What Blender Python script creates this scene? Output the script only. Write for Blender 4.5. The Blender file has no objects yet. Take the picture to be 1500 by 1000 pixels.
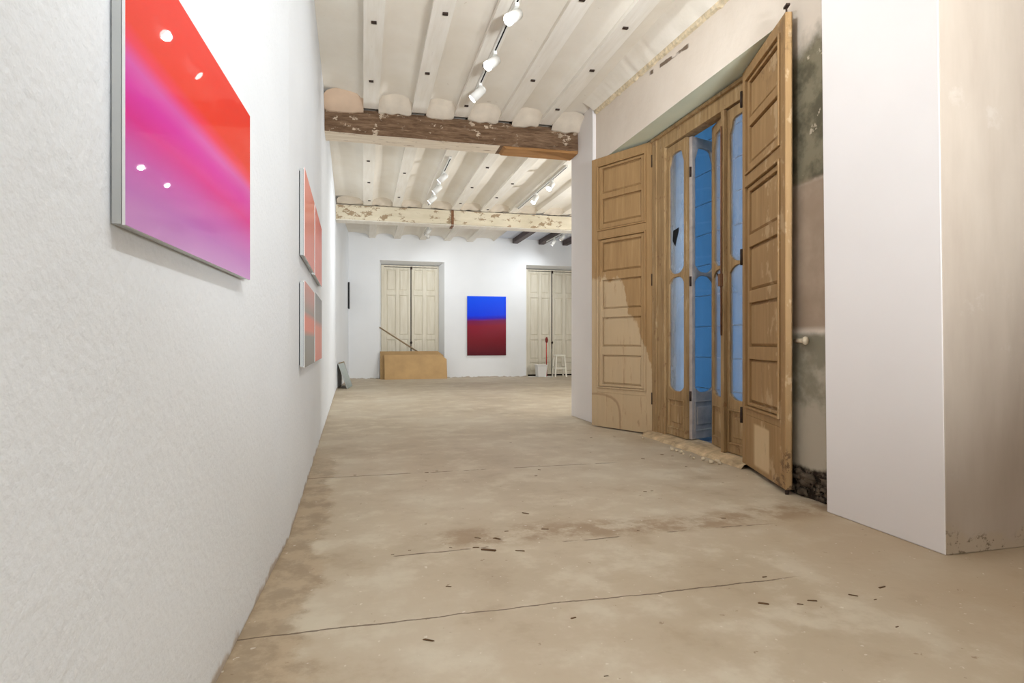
import bpy, bmesh, math, random
from mathutils import Vector, Matrix, noise as mnoise

random.seed(7)
S = bpy.context.scene
COL = S.collection

# ------------------------------------------------------------------ helpers
def lin(r, g, b):
    f = lambda c: (c/255/12.92) if c/255 <= .04045 else ((c/255+.055)/1.055)**2.4
    return (f(r), f(g), f(b), 1.0)

class MB:
    """collects shapes for ONE mesh object"""
    def __init__(self):
        self.bm = bmesh.new(); self.mi = 0
    def poly(self, pts):
        vs = [self.bm.verts.new(p) for p in pts]
        f = self.bm.faces.new(vs); f.material_index = self.mi
        return f
    def box(self, x0, x1, y0, y1, z0, z1):
        p = [(x0,y0,z0),(x1,y0,z0),(x1,y1,z0),(x0,y1,z0),(x0,y0,z1),(x1,y0,z1),(x1,y1,z1),(x0,y1,z1)]
        self.hexa(p)
    def hexa(self, p):
        v = [self.bm.verts.new(q) for q in p]
        for a in ((3,2,1,0),(4,5,6,7),(0,1,5,4),(1,2,6,5),(2,3,7,6),(3,0,4,7)):
            f = self.bm.faces.new([v[i] for i in a]); f.material_index = self.mi
    def obox(self, m, sx, sy, sz):
        p = [m @ Vector((a*sx/2, b*sy/2, c*sz/2)) for c in (-1,1) for a,b in ((-1,-1),(1,-1),(1,1),(-1,1))]
        self.hexa(p)
    def prism(self, poly, z0, z1, top=None, mats=None):
        """vertical prism of a plan polygon (ccw); top: optional other polygon"""
        top = top or poly
        n = len(poly)
        a = [self.bm.verts.new((p[0],p[1],z0)) for p in poly]
        b = [self.bm.verts.new((p[0],p[1],z1)) for p in top]
        self.bm.faces.new(list(reversed(a))).material_index = self.mi
        self.bm.faces.new(b).material_index = self.mi
        for i in range(n):
            f = self.bm.faces.new([a[i],a[(i+1)%n],b[(i+1)%n],b[i]])
            f.material_index = mats[i] if mats else self.mi
    def sheet(self, poly, y0, y1):
        """polygon in xz (ccw seen from -y) extruded between y0 and y1"""
        n = len(poly)
        a = [self.bm.verts.new((p[0],y0,p[1])) for p in poly]
        b = [self.bm.verts.new((p[0],y1,p[1])) for p in poly]
        self.bm.faces.new(a).material_index = self.mi
        self.bm.faces.new(list(reversed(b))).material_index = self.mi
        for i in range(n):
            self.bm.faces.new([a[i],b[i],b[(i+1)%n],a[(i+1)%n]]).material_index = self.mi
    def tube(self, p, q, r0, r1=None, n=14, caps=True):
        r1 = r0 if r1 is None else r1
        p, q = Vector(p), Vector(q); d = (q-p).normalized()
        u = d.orthogonal().normalized(); w = d.cross(u)
        a, b = [], []
        for i in range(n):
            t = 2*math.pi*i/n; o = u*math.cos(t)+w*math.sin(t)
            a.append(self.bm.verts.new(p+o*r0)); b.append(self.bm.verts.new(q+o*r1))
        for i in range(n):
            f = self.bm.faces.new([a[i],a[(i+1)%n],b[(i+1)%n],b[i]]); f.material_index = self.mi; f.smooth = True
        if caps:
            self.bm.faces.new(list(reversed(a))).material_index = self.mi
            self.bm.faces.new(b).material_index = self.mi
    def ball(self, c, r, sc=(1,1,1), n=10):
        m = Matrix.Translation(c) @ Matrix.Diagonal((sc[0],sc[1],sc[2],1))
        g = bmesh.ops.create_uvsphere(self.bm, u_segments=n*2, v_segments=n, radius=r, matrix=m)
        for v in g['verts']:
            for f in v.link_faces: f.smooth = True; f.material_index = self.mi
    def build(self, name, mats, parent=None, bevel=0, loc=None, seg=2):
        self.bm.normal_update()
        bmesh.ops.recalc_face_normals(self.bm, faces=self.bm.faces)
        me = bpy.data.meshes.new(name); self.bm.to_mesh(me); self.bm.free()
        for m in (mats if isinstance(mats, (list, tuple)) else [mats]): me.materials.append(m)
        o = bpy.data.objects.new(name, me); COL.objects.link(o)
        if parent: o.parent = parent
        if loc: o.location = loc
        if bevel:
            b = o.modifiers.new('edge', 'BEVEL'); b.width = bevel; b.segments = seg; b.limit_method = 'ANGLE'; b.angle_limit = math.radians(40)
        return o

def empty(name, loc, rz=0):
    o = bpy.data.objects.new(name, None); COL.objects.link(o)
    o.empty_display_size = .1; o.location = loc; o.rotation_euler = (0,0,rz)
    return o
def tag(o, label, cat, group=None):
    o['label'] = label; o['category'] = cat
    if group: o['group'] = group
    return o
def struct(o, label=None):
    o['kind'] = 'structure'
    if label: o['label'] = label
    return o
def copy_tree(o, parent=None):
    c = o.copy(); COL.objects.link(c); c.parent = parent
    for ch in o.children: copy_tree(ch, c)
    return c

# ------------------------------------------------------------------ materials
class G:
    def __init__(self, name, rough=.6, spec=.3):
        self.m = bpy.data.materials.new(name); self.m.use_nodes = True
        self.nt = self.m.node_tree; self.p = self.nt.nodes['Principled BSDF']
        self.p.inputs['Roughness'].default_value = rough
        self.p.inputs['Specular IOR Level'].default_value = spec
        tc = self.nt.nodes.new('ShaderNodeTexCoord'); self.co = tc.outputs['Object']
        self._sep = None
    def put(self, sock, v):
        if isinstance(v, bpy.types.NodeSocket): self.nt.links.new(v, sock)
        else: sock.default_value = v
    def xyz(self):
        if not self._sep:
            n = self.nt.nodes.new('ShaderNodeSeparateXYZ'); self.put(n.inputs[0], self.co); self._sep = n
        return self._sep.outputs
    def scaled(self, x, y, z):
        n = self.nt.nodes.new('ShaderNodeMapping'); self.put(n.inputs['Vector'], self.co)
        n.inputs['Scale'].default_value = (x,y,z); return n.outputs[0]
    def noise(self, scale, detail=4, rough=.55, vec=None, dist=0):
        n = self.nt.nodes.new('ShaderNodeTexNoise'); self.put(n.inputs['Vector'], vec or self.co)
        n.inputs['Scale'].default_value = scale; n.inputs['Detail'].default_value = detail
        n.inputs['Roughness'].default_value = rough; n.inputs['Distortion'].default_value = dist
        return n.outputs['Fac']
    def math(self, op, a, b=0.0, clamp=False):
        n = self.nt.nodes.new('ShaderNodeMath'); n.operation = op; n.use_clamp = clamp
        self.put(n.inputs[0], a); self.put(n.inputs[1], b); return n.outputs[0]
    def step(self, v, a, b):
        """0 below a, 1 above b (a may exceed b)"""
        n = self.nt.nodes.new('ShaderNodeMapRange'); n.interpolation_type = 'SMOOTHSTEP'
        self.put(n.inputs['Value'], v)
        if a <= b: fm, tm, t0, t1 = a, b, 0, 1
        else: fm, tm, t0, t1 = b, a, 1, 0
        n.inputs['From Min'].default_value = fm; n.inputs['From Max'].default_value = tm
        n.inputs['To Min'].default_value = t0; n.inputs['To Max'].default_value = t1
        return n.outputs['Result']
    def mul(self, *a):
        r = a[0]
        for b in a[1:]: r = self.math('MULTIPLY', r, b)
        return r
    def add(self, a, b): return self.math('ADD', a, b)
    def sub(self, a, b): return self.math('SUBTRACT', a, b)
    def ramp(self, fac, stops):
        n = self.nt.nodes.new('ShaderNodeValToRGB'); self.put(n.inputs[0], fac)
        e = n.color_ramp.elements
        while len(e) < len(stops): e.new(.5)
        for i,(p,c) in enumerate(stops): e[i].position = p; e[i].color = c
        return n.outputs[0]
    def mix(self, fac, a, b):
        n = self.nt.nodes.new('ShaderNodeMix'); n.data_type = 'RGBA'
        self.put(n.inputs[0], fac); self.put(n.inputs[6], a); self.put(n.inputs[7], b)
        return n.outputs[2]
    def color(self, c): self.put(self.p.inputs['Base Color'], c); return self
    def bump(self, h, strength=.3, dist=.01):
        n = self.nt.nodes.new('ShaderNodeBump'); self.put(n.inputs['Height'], h)
        n.inputs['Strength'].default_value = strength; n.inputs['Distance'].default_value = dist
        self.put(self.p.inputs['Normal'], n.outputs[0]); return self

def plain(name, col, rough=.6, var=.08, scale=8, metal=0, bump=.1):
    g = G(name, rough); n = g.noise(scale, 5)
    d = tuple(max(0, c*(1-var)) for c in col[:3])+(1,); l = tuple(min(1, c*(1+var)) for c in col[:3])+(1,)
    g.color(g.ramp(n, [(.3, d), (.7, l)])); g.p.inputs['Metallic'].default_value = metal
    if bump: g.bump(g.noise(scale*6, 4), bump, .004)
    return g.m

def white_wall(name, base, bump=.25, foot_h=.085):
    g = G(name, .75, .2)
    n = g.noise(.9, 4)
    d = tuple(c*.955 for c in base[:3])+(1,)
    c = g.ramp(n, [(.35, d), (.65, base)])
    x, y, z = g.xyz()
    # worn plaster at the very foot of the wall
    foot = g.mul(g.step(g.add(z, g.math('MULTIPLY', g.noise(9, 5), .11)), foot_h, foot_h-.025), .75)
    c = g.mix(foot, c, lin(172,150,122))
    g.color(c)
    h = g.add(g.noise(45, 3), g.math('MULTIPLY', g.noise(9, 3), .8))
    g.bump(h, bump, .006)
    return g.m

M = {}
M['white'] = white_wall('white painted plaster', lin(236,238,240), .5)
M['white_back'] = white_wall('white painted back wall', lin(240,240,240), .06)
M['column_white'] = white_wall('smooth white plaster', lin(236,230,227), .04, .05)

def beige_wall():
    g = G('bare beige plaster', .8, .15)
    v = g.scaled(1.6, 1.6, .35)
    c = g.ramp(g.noise(1.6, 5, .6, v), [(.3, lin(176,161,146)), (.5, lin(188,174,159)), (.7, lin(198,186,172))])
    x, y, z = g.xyz()
    blot = g.step(g.noise(2.3, 6, .65), .62, .7)
    c = g.mix(g.mul(blot, .35), c, lin(206,197,186))
    foot = g.step(g.add(z, g.math('MULTIPLY', g.noise(6, 5), .3)), .27, .2)
    c = g.mix(g.mul(foot, .5), c, lin(186,168,142))
    dirt = g.mul(foot, g.step(g.noise(24, 6, .7), .54, .62))
    c = g.mix(g.mul(dirt, .8), c, lin(95,80,62))
    g.color(c); g.bump(g.noise(14, 6), .12, .01)
    return g.m
M['beige'] = beige_wall()

def window_wall():
    g = G('patched old plaster', .82, .15)
    x, y, z = g.xyz()
    c = g.ramp(g.noise(1.3, 5, .6), [(.3, lin(222,208,192)), (.7, lin(234,222,208))])
    n = g.noise(2.2, 6, .6); n2 = g.noise(5, 6, .65)
    # old green grey paint showing on the strip next to the column
    strip = g.step(y, 3.55, 3.45)
    top = g.step(g.add(z, g.math('MULTIPLY', g.sub(n, .5), .7)), 2.85, 2.62)
    lowr = g.step(g.add(z, g.math('MULTIPLY', g.sub(n2, .5), .08)), 1.9, 1.93)
    green = g.mix(g.step(n2, .4, .62), lin(104,98,80), lin(140,132,110))
    chips = g.step(g.noise(6.5, 5, .6), .63, .66)
    green = g.mix(g.mul(chips, .8), green, lin(206,192,170))
    c = g.mix(g.mul(strip, top, lowr), c, green)
    mid = g.mul(strip, g.step(z, 1.95, 1.9), g.step(z, 1.0, 1.05))
    c = g.mix(mid, c, g.mix(g.step(n, .35, .65), lin(170,150,130), lin(188,168,148)))
    low = g.mul(strip, g.step(g.add(z, g.math('MULTIPLY', g.sub(n2,.5), .06)), 1.02, .98))
    lc = g.mix(g.step(n, .42, .56), lin(146,140,122), lin(186,176,158))
    c = g.mix(low, c, lc)
    base = g.mul(strip, g.step(g.add(z, g.math('MULTIPLY', g.sub(n2, .5), .08)), .2, .17))
    c = g.mix(base, c, g.mix(g.step(g.noise(16, 6, .7), .45, .65), lin(48,40,32), lin(130,116,100)))
    # gouge above the opening
    line = g.math('ABSOLUTE', g.sub(g.sub(z, 3.445), g.math('MULTIPLY', g.sub(y, 4.78), .1)))
    gouge = g.mul(g.step(g.add(line, g.math('MULTIPLY', g.sub(g.noise(9, 4), .5), .03)), .022, .012), g.step(y, 4.42, 4.46), g.step(y, 5.15, 5.1), g.step(g.noise(3.1, 2), .4, .43))
    c = g.mix(g.mul(gouge, .9), c, lin(105,85,66))
    g.color(c); g.bump(g.add(g.noise(12, 6), n2), .25, .012)
    return g.m
M['window_wall'] = window_wall()
M['green_soffit'] = plain('pale green soffit', lin(214,218,196), .8, .04, 3)

def floor_mat():
    g = G('worn concrete', .62, .3)
    x, y, z = g.xyz()
    a = g.noise(.8, 6, .62); b = g.noise(3.2, 6, .65); d = g.noise(16, 5, .7)
    c = g.ramp(a, [(.3, lin(180,163,138)), (.5, lin(194,178,154)), (.7, lin(203,191,170))])
    c = g.mix(g.mul(g.step(b, .48, .66), .6), c, lin(212,201,180))
    c = g.mix(g.mul(g.step(b, .46, .3), .4), c, lin(164,143,116))
    # brown unpolished margin along the left wall
    m = g.add(g.add(x, g.math('MULTIPLY', y, .012)), g.math('MULTIPLY', g.sub(b, .5), .35))
    edge = g.mul(g.step(m, -.13, -.2), g.step(y, 6.0, 4.2))
    c = g.mix(g.mul(edge, .6), c, g.mix(g.step(g.noise(7, 6, .7), .4, .6), lin(142,118,90), lin(178,154,124)))
    # brown worn band across the floor
    bd = g.math('ABSOLUTE', g.sub(g.add(y, g.math('MULTIPLY', g.sub(a, .5), .5)), 2.83))
    band = g.mul(g.step(bd, .2, .06), g.step(g.noise(5, 5, .7), .38, .6), g.step(x, .1, .5))
    c = g.mix(g.mul(band, .75), c, lin(152,126,98))
    # brown earth towards the right front
    rt = g.mul(g.step(g.add(x, g.math('MULTIPLY', g.sub(a,.5), 1.2)), 1.5, 2.4), g.step(y, 3.2, 2.4))
    c = g.mix(g.mul(rt, .5), c, lin(166,141,112))
    # white specks and small stains
    c = g.mix(g.mul(g.step(g.noise(34, 2, .5), .70, .74), .6), c, lin(226,218,204))
    c = g.mix(g.mul(g.step(g.noise(21, 3, .6), .69, .73), .55), c, lin(128,102,76))
    # settlement cracks along the beams below
    w = g.math('MULTIPLY', g.sub(g.noise(2.4, 5, .6), .5), .07)
    w2 = g.math('MULTIPLY', g.sub(g.noise(30, 3, .6), .5), .006)
    brk = g.noise(2.2, 4, .6)
    tot = None
    for yc, x0, x1, wd, th in ((2.05, -.6, 1.75, .0055, .33), (4.33, -.6, 2.0, .010, .47), (2.68, .1, 2.1, .007, .5), (7.6, 0, 2.2, .008, .55)):
        dd = g.math('ABSOLUTE', g.add(g.sub(g.add(y, w), yc), w2))
        k = g.mul(g.step(dd, wd, wd*.4), g.step(x, x0, x0+.05), g.step(x, x1, x1-.2), g.step(brk, th-.02, th+.02))
        tot = k if tot is None else g.math('MAXIMUM', tot, k)
    c = g.mix(g.mul(tot, .8), c, lin(92,72,54))
    g.color(c)
    g.put(g.p.inputs['Roughness'], g.ramp(b, [(.3, (.5,.5,.5,1)), (.7, (.75,.75,.75,1))]))
    h = g.sub(g.add(g.math('MULTIPLY', b, .6), g.math('MULTIPLY', d, .35)), tot)
    g.bump(h, .3, .008)
    return g.m
M['floor'] = floor_mat()

def ceiling_mat(name, base, dark):
    g = G(name, .8, .15)
    c = g.ramp(g.noise(1.7, 5, .6), [(.3, dark), (.7, base)])
    spots = g.step(g.noise(5.5, 5, .7), .69, .72)
    c = g.mix(g.mul(spots, .4), c, lin(186,168,140))
    g.color(c); g.bump(g.add(g.noise(7, 6), g.noise(30, 4)), .15, .012)
    return g.m
M['ceiling'] = ceiling_mat('cream limewash vaults', lin(244,237,225), lin(236,227,212))
M['ceiling_blue'] = ceiling_mat('cool white new ceiling', lin(226,229,236), lin(216,220,230))
M['peach'] = plain('bare pinkish plaster patch', lin(214,186,160), .85, .06, 5, 0, .2)

def joist_mat():
    g = G('white painted timber', .65, .25)
    v = g.scaled(9, .7, 9)
    c = g.ramp(g.noise(2, 5, .6, v), [(.3, lin(236,228,214)), (.65, lin(246,240,229))])
    cr = g.step(g.noise(3, 4, .7, g.scaled(30, 1.2, 30)), .70, .73)
    c = g.mix(g.mul(cr, .5), c, lin(160,140,112))
    g.color(c); g.bump(g.noise(3, 5, .6, v), .15, .01)
    return g.m
M['joist'] = joist_mat()
M['dark_joist'] = plain('dark brown joist timber', lin(92,78,74), .6, .2, 6)

def beam_mat():
    g = G('hacked brown beam timber', .75, .2)
    v = g.scaled(1.2, 8, 9)
    c = g.ramp(g.noise(3.5, 8, .7, v, .6), [(.3, lin(84,62,45)), (.5, lin(124,97,74)), (.7, lin(156,128,102))])
    fl = g.mul(g.step(g.noise(9, 5, .65, g.scaled(1, 1, 1.6)), .575, .61), g.step(g.noise(2.1, 3), .38, .55))
    c = g.mix(fl, c, lin(212,192,168))
    g.color(c); g.bump(g.noise(4, 8, .7, v, .6), .9, .03)
    return g.m
M['beam'] = beam_mat()
def beam_under(name, cols, flake):
    g = G(name, .7, .2)
    v = g.scaled(1, 9, 9)
    c = g.ramp(g.noise(2.5, 6, .65, v), [(.3, cols[0]), (.7, cols[1])])
    f = g.step(g.noise(3.2, 6, .7, g.scaled(1, 5, 5)), flake, flake+.04)
    c = g.mix(f, c, lin(140,112,84))
    g.color(c); g.bump(g.noise(3, 6, .65, v), .3, .01)
    return g.m
M['beam_cream'] = beam_under('cream paint on beam underside', (lin(214,196,172), lin(236,222,202)), .6)
M['beam_ochre'] = beam_under('raw ochre timber', (lin(146,104,62), lin(176,130,82)), .8)
def beam2_mat():
    g = G('flaking cream beam paint', .75, .2)
    c = g.ramp(g.noise(2, 6, .65, g.scaled(1, 4, 4)), [(.3, lin(208,196,170)), (.7, lin(224,213,190))])
    x, y, z = g.xyz()
    many = g.step(x, 1.2, -.2)
    f = g.step(g.add(g.noise(5, 6, .7, g.scaled(1, 3, 1.8)), g.math('MULTIPLY', many, .06)), .575, .60)
    c = g.mix(g.mul(f, .85), c, lin(150,124,94))
    g.color(c); g.bump(g.sub(g.noise(6, 6), f), .3, .01)
    return g.m
M['beam2'] = beam2_mat()

def shutter_mat(name, far):
    g = G(name, .6, .25)
    x, y, z = g.xyz()
    v = g.scaled(7, 7, .6)
    n = g.noise(2.2, 5, .6); fine = g.noise(3, 6, .65, v)
    c = g.ramp(fine, [(.25, lin(148,116,77)), (.55, lin(164,130,88)), (.8, lin(178,146,103))])
    if far:    # rain has bleached the lower boards up to a scalloped line, highest at the free edge
        lim = g.add(g.add(z, g.math('MULTIPLY', g.sub(g.noise(2.6, 6, .65, g.scaled(1.6, 0, .8)), .5), 1.0)), g.math('MULTIPLY', g.math('POWER', g.sub(1.0, g.math('MULTIPLY', x, 1.19)), 3.0), 1.1))
        pale = g.step(lim, 1.66, 1.6)
        c = g.mix(g.mul(pale, .6), c, g.mix(n, lin(200,176,142), lin(212,192,160)))
        streak = g.mul(g.step(g.noise(2.4, 6, .7, g.scaled(9, 9, .8)), .58, .68), pale)
        c = g.mix(g.mul(streak, .55), c, lin(142,110,76))
        a = g.math('MULTIPLY', g.sub(.84, x), 2.35); d = g.math('MULTIPLY', z, 2.75)
        rr = g.math('SQRT', g.add(g.math('POWER', a, 4.0), g.math('POWER', d, 4.0)))
        rr = g.add(rr, g.math('MULTIPLY', g.sub(g.noise(8, 4), .5), .16))
        ring = g.mul(g.step(rr, .86, .93), g.step(rr, 1.06, .97))
        c = g.mix(g.mul(ring, .5), c, lin(132,100,68))
    else:
        pale = g.mul(g.step(x, .27, .30), g.step(x, .62, .55), g.step(g.add(z, g.math('MULTIPLY', n, .05)), .36, .34), g.step(z, .02, .05))
        c = g.mix(g.mul(pale, .8), c, lin(218,192,152))
        wipe = g.mul(g.step(g.noise(2.6, 4, .6, g.scaled(3, 3, 2)), .55, .62), g.step(x, .5, .42))
        c = g.mix(g.mul(wipe, .4), c, lin(212,186,150))
        scuff = g.mul(g.step(z, 2.6, 2.75), g.step(g.noise(7, 6, .7), .5, .6), g.step(x, .6, .45))
        c = g.mix(g.mul(scuff, .45), c, lin(104,80,56))
        rot = g.mul(g.step(g.add(z, g.math('MULTIPLY', x, 1.0)), .28, .2), g.step(g.noise(16, 6, .7), .5, .56))
        c = g.mix(g.mul(rot, .8), c, lin(96,70,48))
    dark = g.step(g.noise(3, 5, .7, g.scaled(3, 3, 1)), .62, .74)
    c = g.mix(g.mul(dark, .5), c, lin(134,104,70))
    g.color(c); g.bump(fine, .12, .006)
    return g.m
M['shutter'] = shutter_mat('tan painted shutter', False)
M['shutter_far'] = shutter_mat('tan stained shutter', True)
def frame_mat():
    g = G('weathered ochre window timber', .65, .25)
    v = g.scaled(8, 8, .7)
    c = g.ramp(g.noise(2.6, 6, .65, v), [(.25, lin(128,100,66)), (.55, lin(164,134,94)), (.8, lin(184,156,114))])
    k = g.step(g.noise(9, 6, .75), .58, .66)
    c = g.mix(g.mul(k, .6), c, lin(120,84,56))
    k2 = g.step(g.noise(5, 5, .7, g.scaled(3, 3, .6)), .56, .7)
    c = g.mix(g.mul(k2, .45), c, lin(206,184,148))
    g.color(c); g.bump(g.noise(3, 6, .65, v), .25, .008)
    return g.m
M['frame'] = frame_mat()
M['grey_leaf'] = plain('weathered grey outer paint', lin(176,166,158), .7, .22, 9)
M['sill'] = plain('crumbling plaster sill', lin(192,168,134), .85, .32, 11, 0, .8)
M['iron'] = plain('rusty iron', lin(58,44,36), .6, .25, 20, .3)
M['rust'] = plain('rusted strap', lin(126,88,60), .7, .2, 14)
M['pintle'] = plain('plaster crusted iron', lin(206,190,164), .8, .15, 25, 0, .5)
M['void'] = plain('black gap', lin(14,14,16), .9, .1, 5, 0, 0)

def glass_mat(name, dust, tint, milky):
    m = bpy.data.materials.new(name); m.use_nodes = True
    nt = m.node_tree; nt.nodes.clear()
    out = nt.nodes.new('ShaderNodeOutputMaterial')
    tr = nt.nodes.new('ShaderNodeBsdfTransparent'); tr.inputs[0].default_value = tint
    df = nt.nodes.new('ShaderNodeBsdfDiffuse'); df.inputs[0].default_value = dust
    tl = nt.nodes.new('ShaderNodeBsdfTranslucent'); tl.inputs[0].default_value = dust
    gl = nt.nodes.new('ShaderNodeBsdfGlossy'); gl.inputs['Roughness'].default_value = .08
    tc = nt.nodes.new('ShaderNodeTexCoord'); nz = nt.nodes.new('ShaderNodeTexNoise')
    mp = nt.nodes.new('ShaderNodeMapping'); mp.inputs['Scale'].default_value = (2.5, 2.5, .9)
    nt.links.new(tc.outputs['Object'], mp.inputs[0]); nt.links.new(mp.outputs[0], nz.inputs['Vector'])
    nz.inputs['Scale'].default_value = 2; nz.inputs['Detail'].default_value = 4
    mr = nt.nodes.new('ShaderNodeMapRange'); mr.inputs['From Min'].default_value = .3; mr.inputs['From Max'].default_value = .7
    mr.inputs['To Min'].default_value = milky*.55; mr.inputs['To Max'].default_value = min(1, milky*1.45)
    nt.links.new(nz.outputs['Fac'], mr.inputs[0])
    a = nt.nodes.new('ShaderNodeMixShader'); a.inputs[0].default_value = .5
    nt.links.new(df.outputs[0], a.inputs[1]); nt.links.new(tl.outputs[0], a.inputs[2])
    b = nt.nodes.new('ShaderNodeMixShader'); nt.links.new(mr.outputs[0], b.inputs[0])
    nt.links.new(tr.outputs[0], b.inputs[1]); nt.links.new(a.outputs[0], b.inputs[2])
    lw_ = nt.nodes.new('ShaderNodeLayerWeight'); pw_ = nt.nodes.new('ShaderNodeMath'); pw_.operation = 'POWER'; pw_.inputs[1].default_value = 5; nt.links.new(lw_.outputs['Facing'], pw_.inputs[0])
    fr = nt.nodes.new('ShaderNodeMath'); fr.operation = 'MULTIPLY_ADD'; fr.inputs[1].default_value = .9; fr.inputs[2].default_value = .03; nt.links.new(pw_.outputs[0], fr.inputs[0])
    e = nt.nodes.new('ShaderNodeMixShader'); nt.links.new(fr.outputs[0], e.inputs[0])
    nt.links.new(b.outputs[0], e.inputs[1]); nt.links.new(gl.outputs[0], e.inputs[2])
    nt.links.new(e.outputs[0], out.inputs[0])
    return m
M['glass'] = glass_mat('dusty glass', (.80,.84,.88,1), (.95,.97,1,1), .26)
M['glass_open'] = glass_mat('dark blue glass', (.6,.7,.8,1), (.93,.97,1,1), .05)

def art_mat(name, stops, axis='z', rough=.5, coat=.28, warp=0, tilt=0):
    """soft colour gradient over a panel whose local z runs 0..1 by height (u across)"""
    g = G(name, rough, .4)
    tc = [n for n in g.nt.nodes if n.type == 'TEX_COORD'][0]
    n = g.nt.nodes.new('ShaderNodeSeparateXYZ'); g.put(n.inputs[0], tc.outputs['Generated'])
    u = n.outputs['X']; v = n.outputs['Z']
    if warp: v = g.add(v, g.math('MULTIPLY', g.sub(g.noise(1.6, 2, .4), .5), warp))
    if tilt: v = g.add(v, g.math('MULTIPLY', g.sub(u, .5), tilt))
    g.color(g.ramp(v, stops))
    g.p.inputs['Coat Weight'].default_value = coat; g.p.inputs['Coat Roughness'].default_value = .015; g.p.inputs['Coat IOR'].default_value = 1.38; g.p.inputs['Specular IOR Level'].default_value = .08
    return g.m
M['art_big'] = art_mat('orange and magenta colour field', [(0, lin(206,150,204)), (.12, lin(196,118,190)), (.24, lin(206,92,176)), (.36, lin(220,44,142)), (.46, lin(218,52,164)), (.54, lin(216,86,170)), (.61, lin(234,56,84)), (.67, lin(230,52,26)), (1, lin(228,42,18))], warp=.06)
M['art_coral'] = art_mat('coral colour field', [(0, lin(232,138,122)), (.5, lin(236,140,120)), (1, lin(238,132,112))])
M['art_coral2'] = art_mat('coral red colour field', [(0, lin(236,132,116)), (.6, lin(240,132,114)), (1, lin(228,108,98))])
M['art_grey'] = art_mat('grey and coral colour field', [(0, lin(142,136,126)), (.36, lin(150,143,132)), (.44, lin(236,130,100)), (.58, lin(236,128,100)), (.66, lin(158,140,126)), (.82, lin(196,140,126)), (1, lin(214,140,124))])
M['art_split'] = art_mat('grey over coral colour field', [(0, lin(236,136,112)), (.5, lin(238,140,112)), (.62, lin(160,146,136)), (1, lin(140,138,134))])
M['art_blue'] = art_mat('blue over crimson colour field', [(0, lin(92,28,38)), (.25, lin(122,26,38)), (.5, lin(140,26,48)), (.585, lin(120,24,80)), (.625, lin(40,30,190)), (.68, lin(0,60,236)), (1, lin(0,82,248))], warp=.03, tilt=-.02)
def metal(name, col, rough=.35, met=.6):
    return plain(name, col, rough, .03, 4, met, 0)
M['alu'] = metal('brushed aluminium frame', lin(182,183,181), .4, .35)
M['black_edge'] = plain('black shadow joint', lin(40,40,42), .6, .05, 5, 0, 0)
M['acrylic_edge'] = plain('pale acrylic edge', lin(224,222,220), .2, .03, 5, 0, 0)

def door_mat():
    g = G('off white panelled door paint', .6, .25)
    v = g.scaled(8, 8, .7)
    c = g.ramp(g.noise(2.4, 5, .6, v), [(.3, lin(216,206,184)), (.7, lin(232,224,206))])
    g.color(c); g.bump(g.noise(3, 5, .6, v), .08, .006); return g.m
M['door'] = door_mat()
M['card'] = plain('brown cardboard', lin(196,160,112), .8, .1, 3)
M['card2'] = plain('weathered hardboard', lin(180,146,100), .75, .1, 3)
M['card_edge'] = plain('dark board edge', lin(124,84,48), .8, .1, 6)
M['stick'] = plain('old grey brown wood', lin(150,128,98), .75, .15, 12)
M['plastic_white'] = plain('white plastic', lin(236,234,230), .35, .02, 3, 0, 0)
M['stool'] = plain('cream painted wood', lin(246,241,226), .5, .03, 6)
M['red'] = plain('red lacquered handle', lin(190,62,50), .4, .1, 6)
M['paper'] = plain('white paper sheet', lin(240,240,238), .7, .02, 4, 0, 0)
M['chip'] = plain('dark splintered wood', lin(108,82,58), .8, .25, 40, 0, .4)
M['chip_pale'] = plain('pale plaster crumb', lin(214,196,166), .85, .15, 40, 0, .4)
M['track'] = plain('white track metal', lin(240,238,232), .4, .02, 5, 0, 0)
M['mirror'] = plain('greenish glass pane', lin(150,170,158), .08, .05, 3, .5, 0)
M['net'] = None
def lens_mat():
    m = bpy.data.materials.new('lit lamp lens'); m.use_nodes = True
    p = m.node_tree.nodes['Principled BSDF']; p.inputs['Base Color'].default_value = (1,1,1,1)
    p.inputs['Emission Color'].default_value = (1,.98,.95,1); p.inputs['Emission Strength'].default_value = 12
    return m
M['lens'] = lens_mat()

# ------------------------------------------------------------------ room shell
ZJ, ZS, ZR = 3.58, 3.622, 4.0        # joist underside, vault spring, roof

b = MB(); b.box(-1.0, 8.0, -3.6, 16.2, -.12, 0)
struct(b.build('floor', M['floor']), 'worn beige concrete floor with cracks and a brown margin')

lw = [(-.585,-3.3), (-.398,1.827), (-.351,3.035), (-.376,4.383), (-.432,7.2), (-.53,12.2), (-.47,13.2), (-.37,15.6)]
b = MB(); b.prism(list(reversed(lw)) + [(-.95,-3.3), (-.95,15.6)], 0, ZR-.02)
struct(b.build('wall_left', M['white'], bevel=.004), 'rough white plaster wall running the length of the room')

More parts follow.
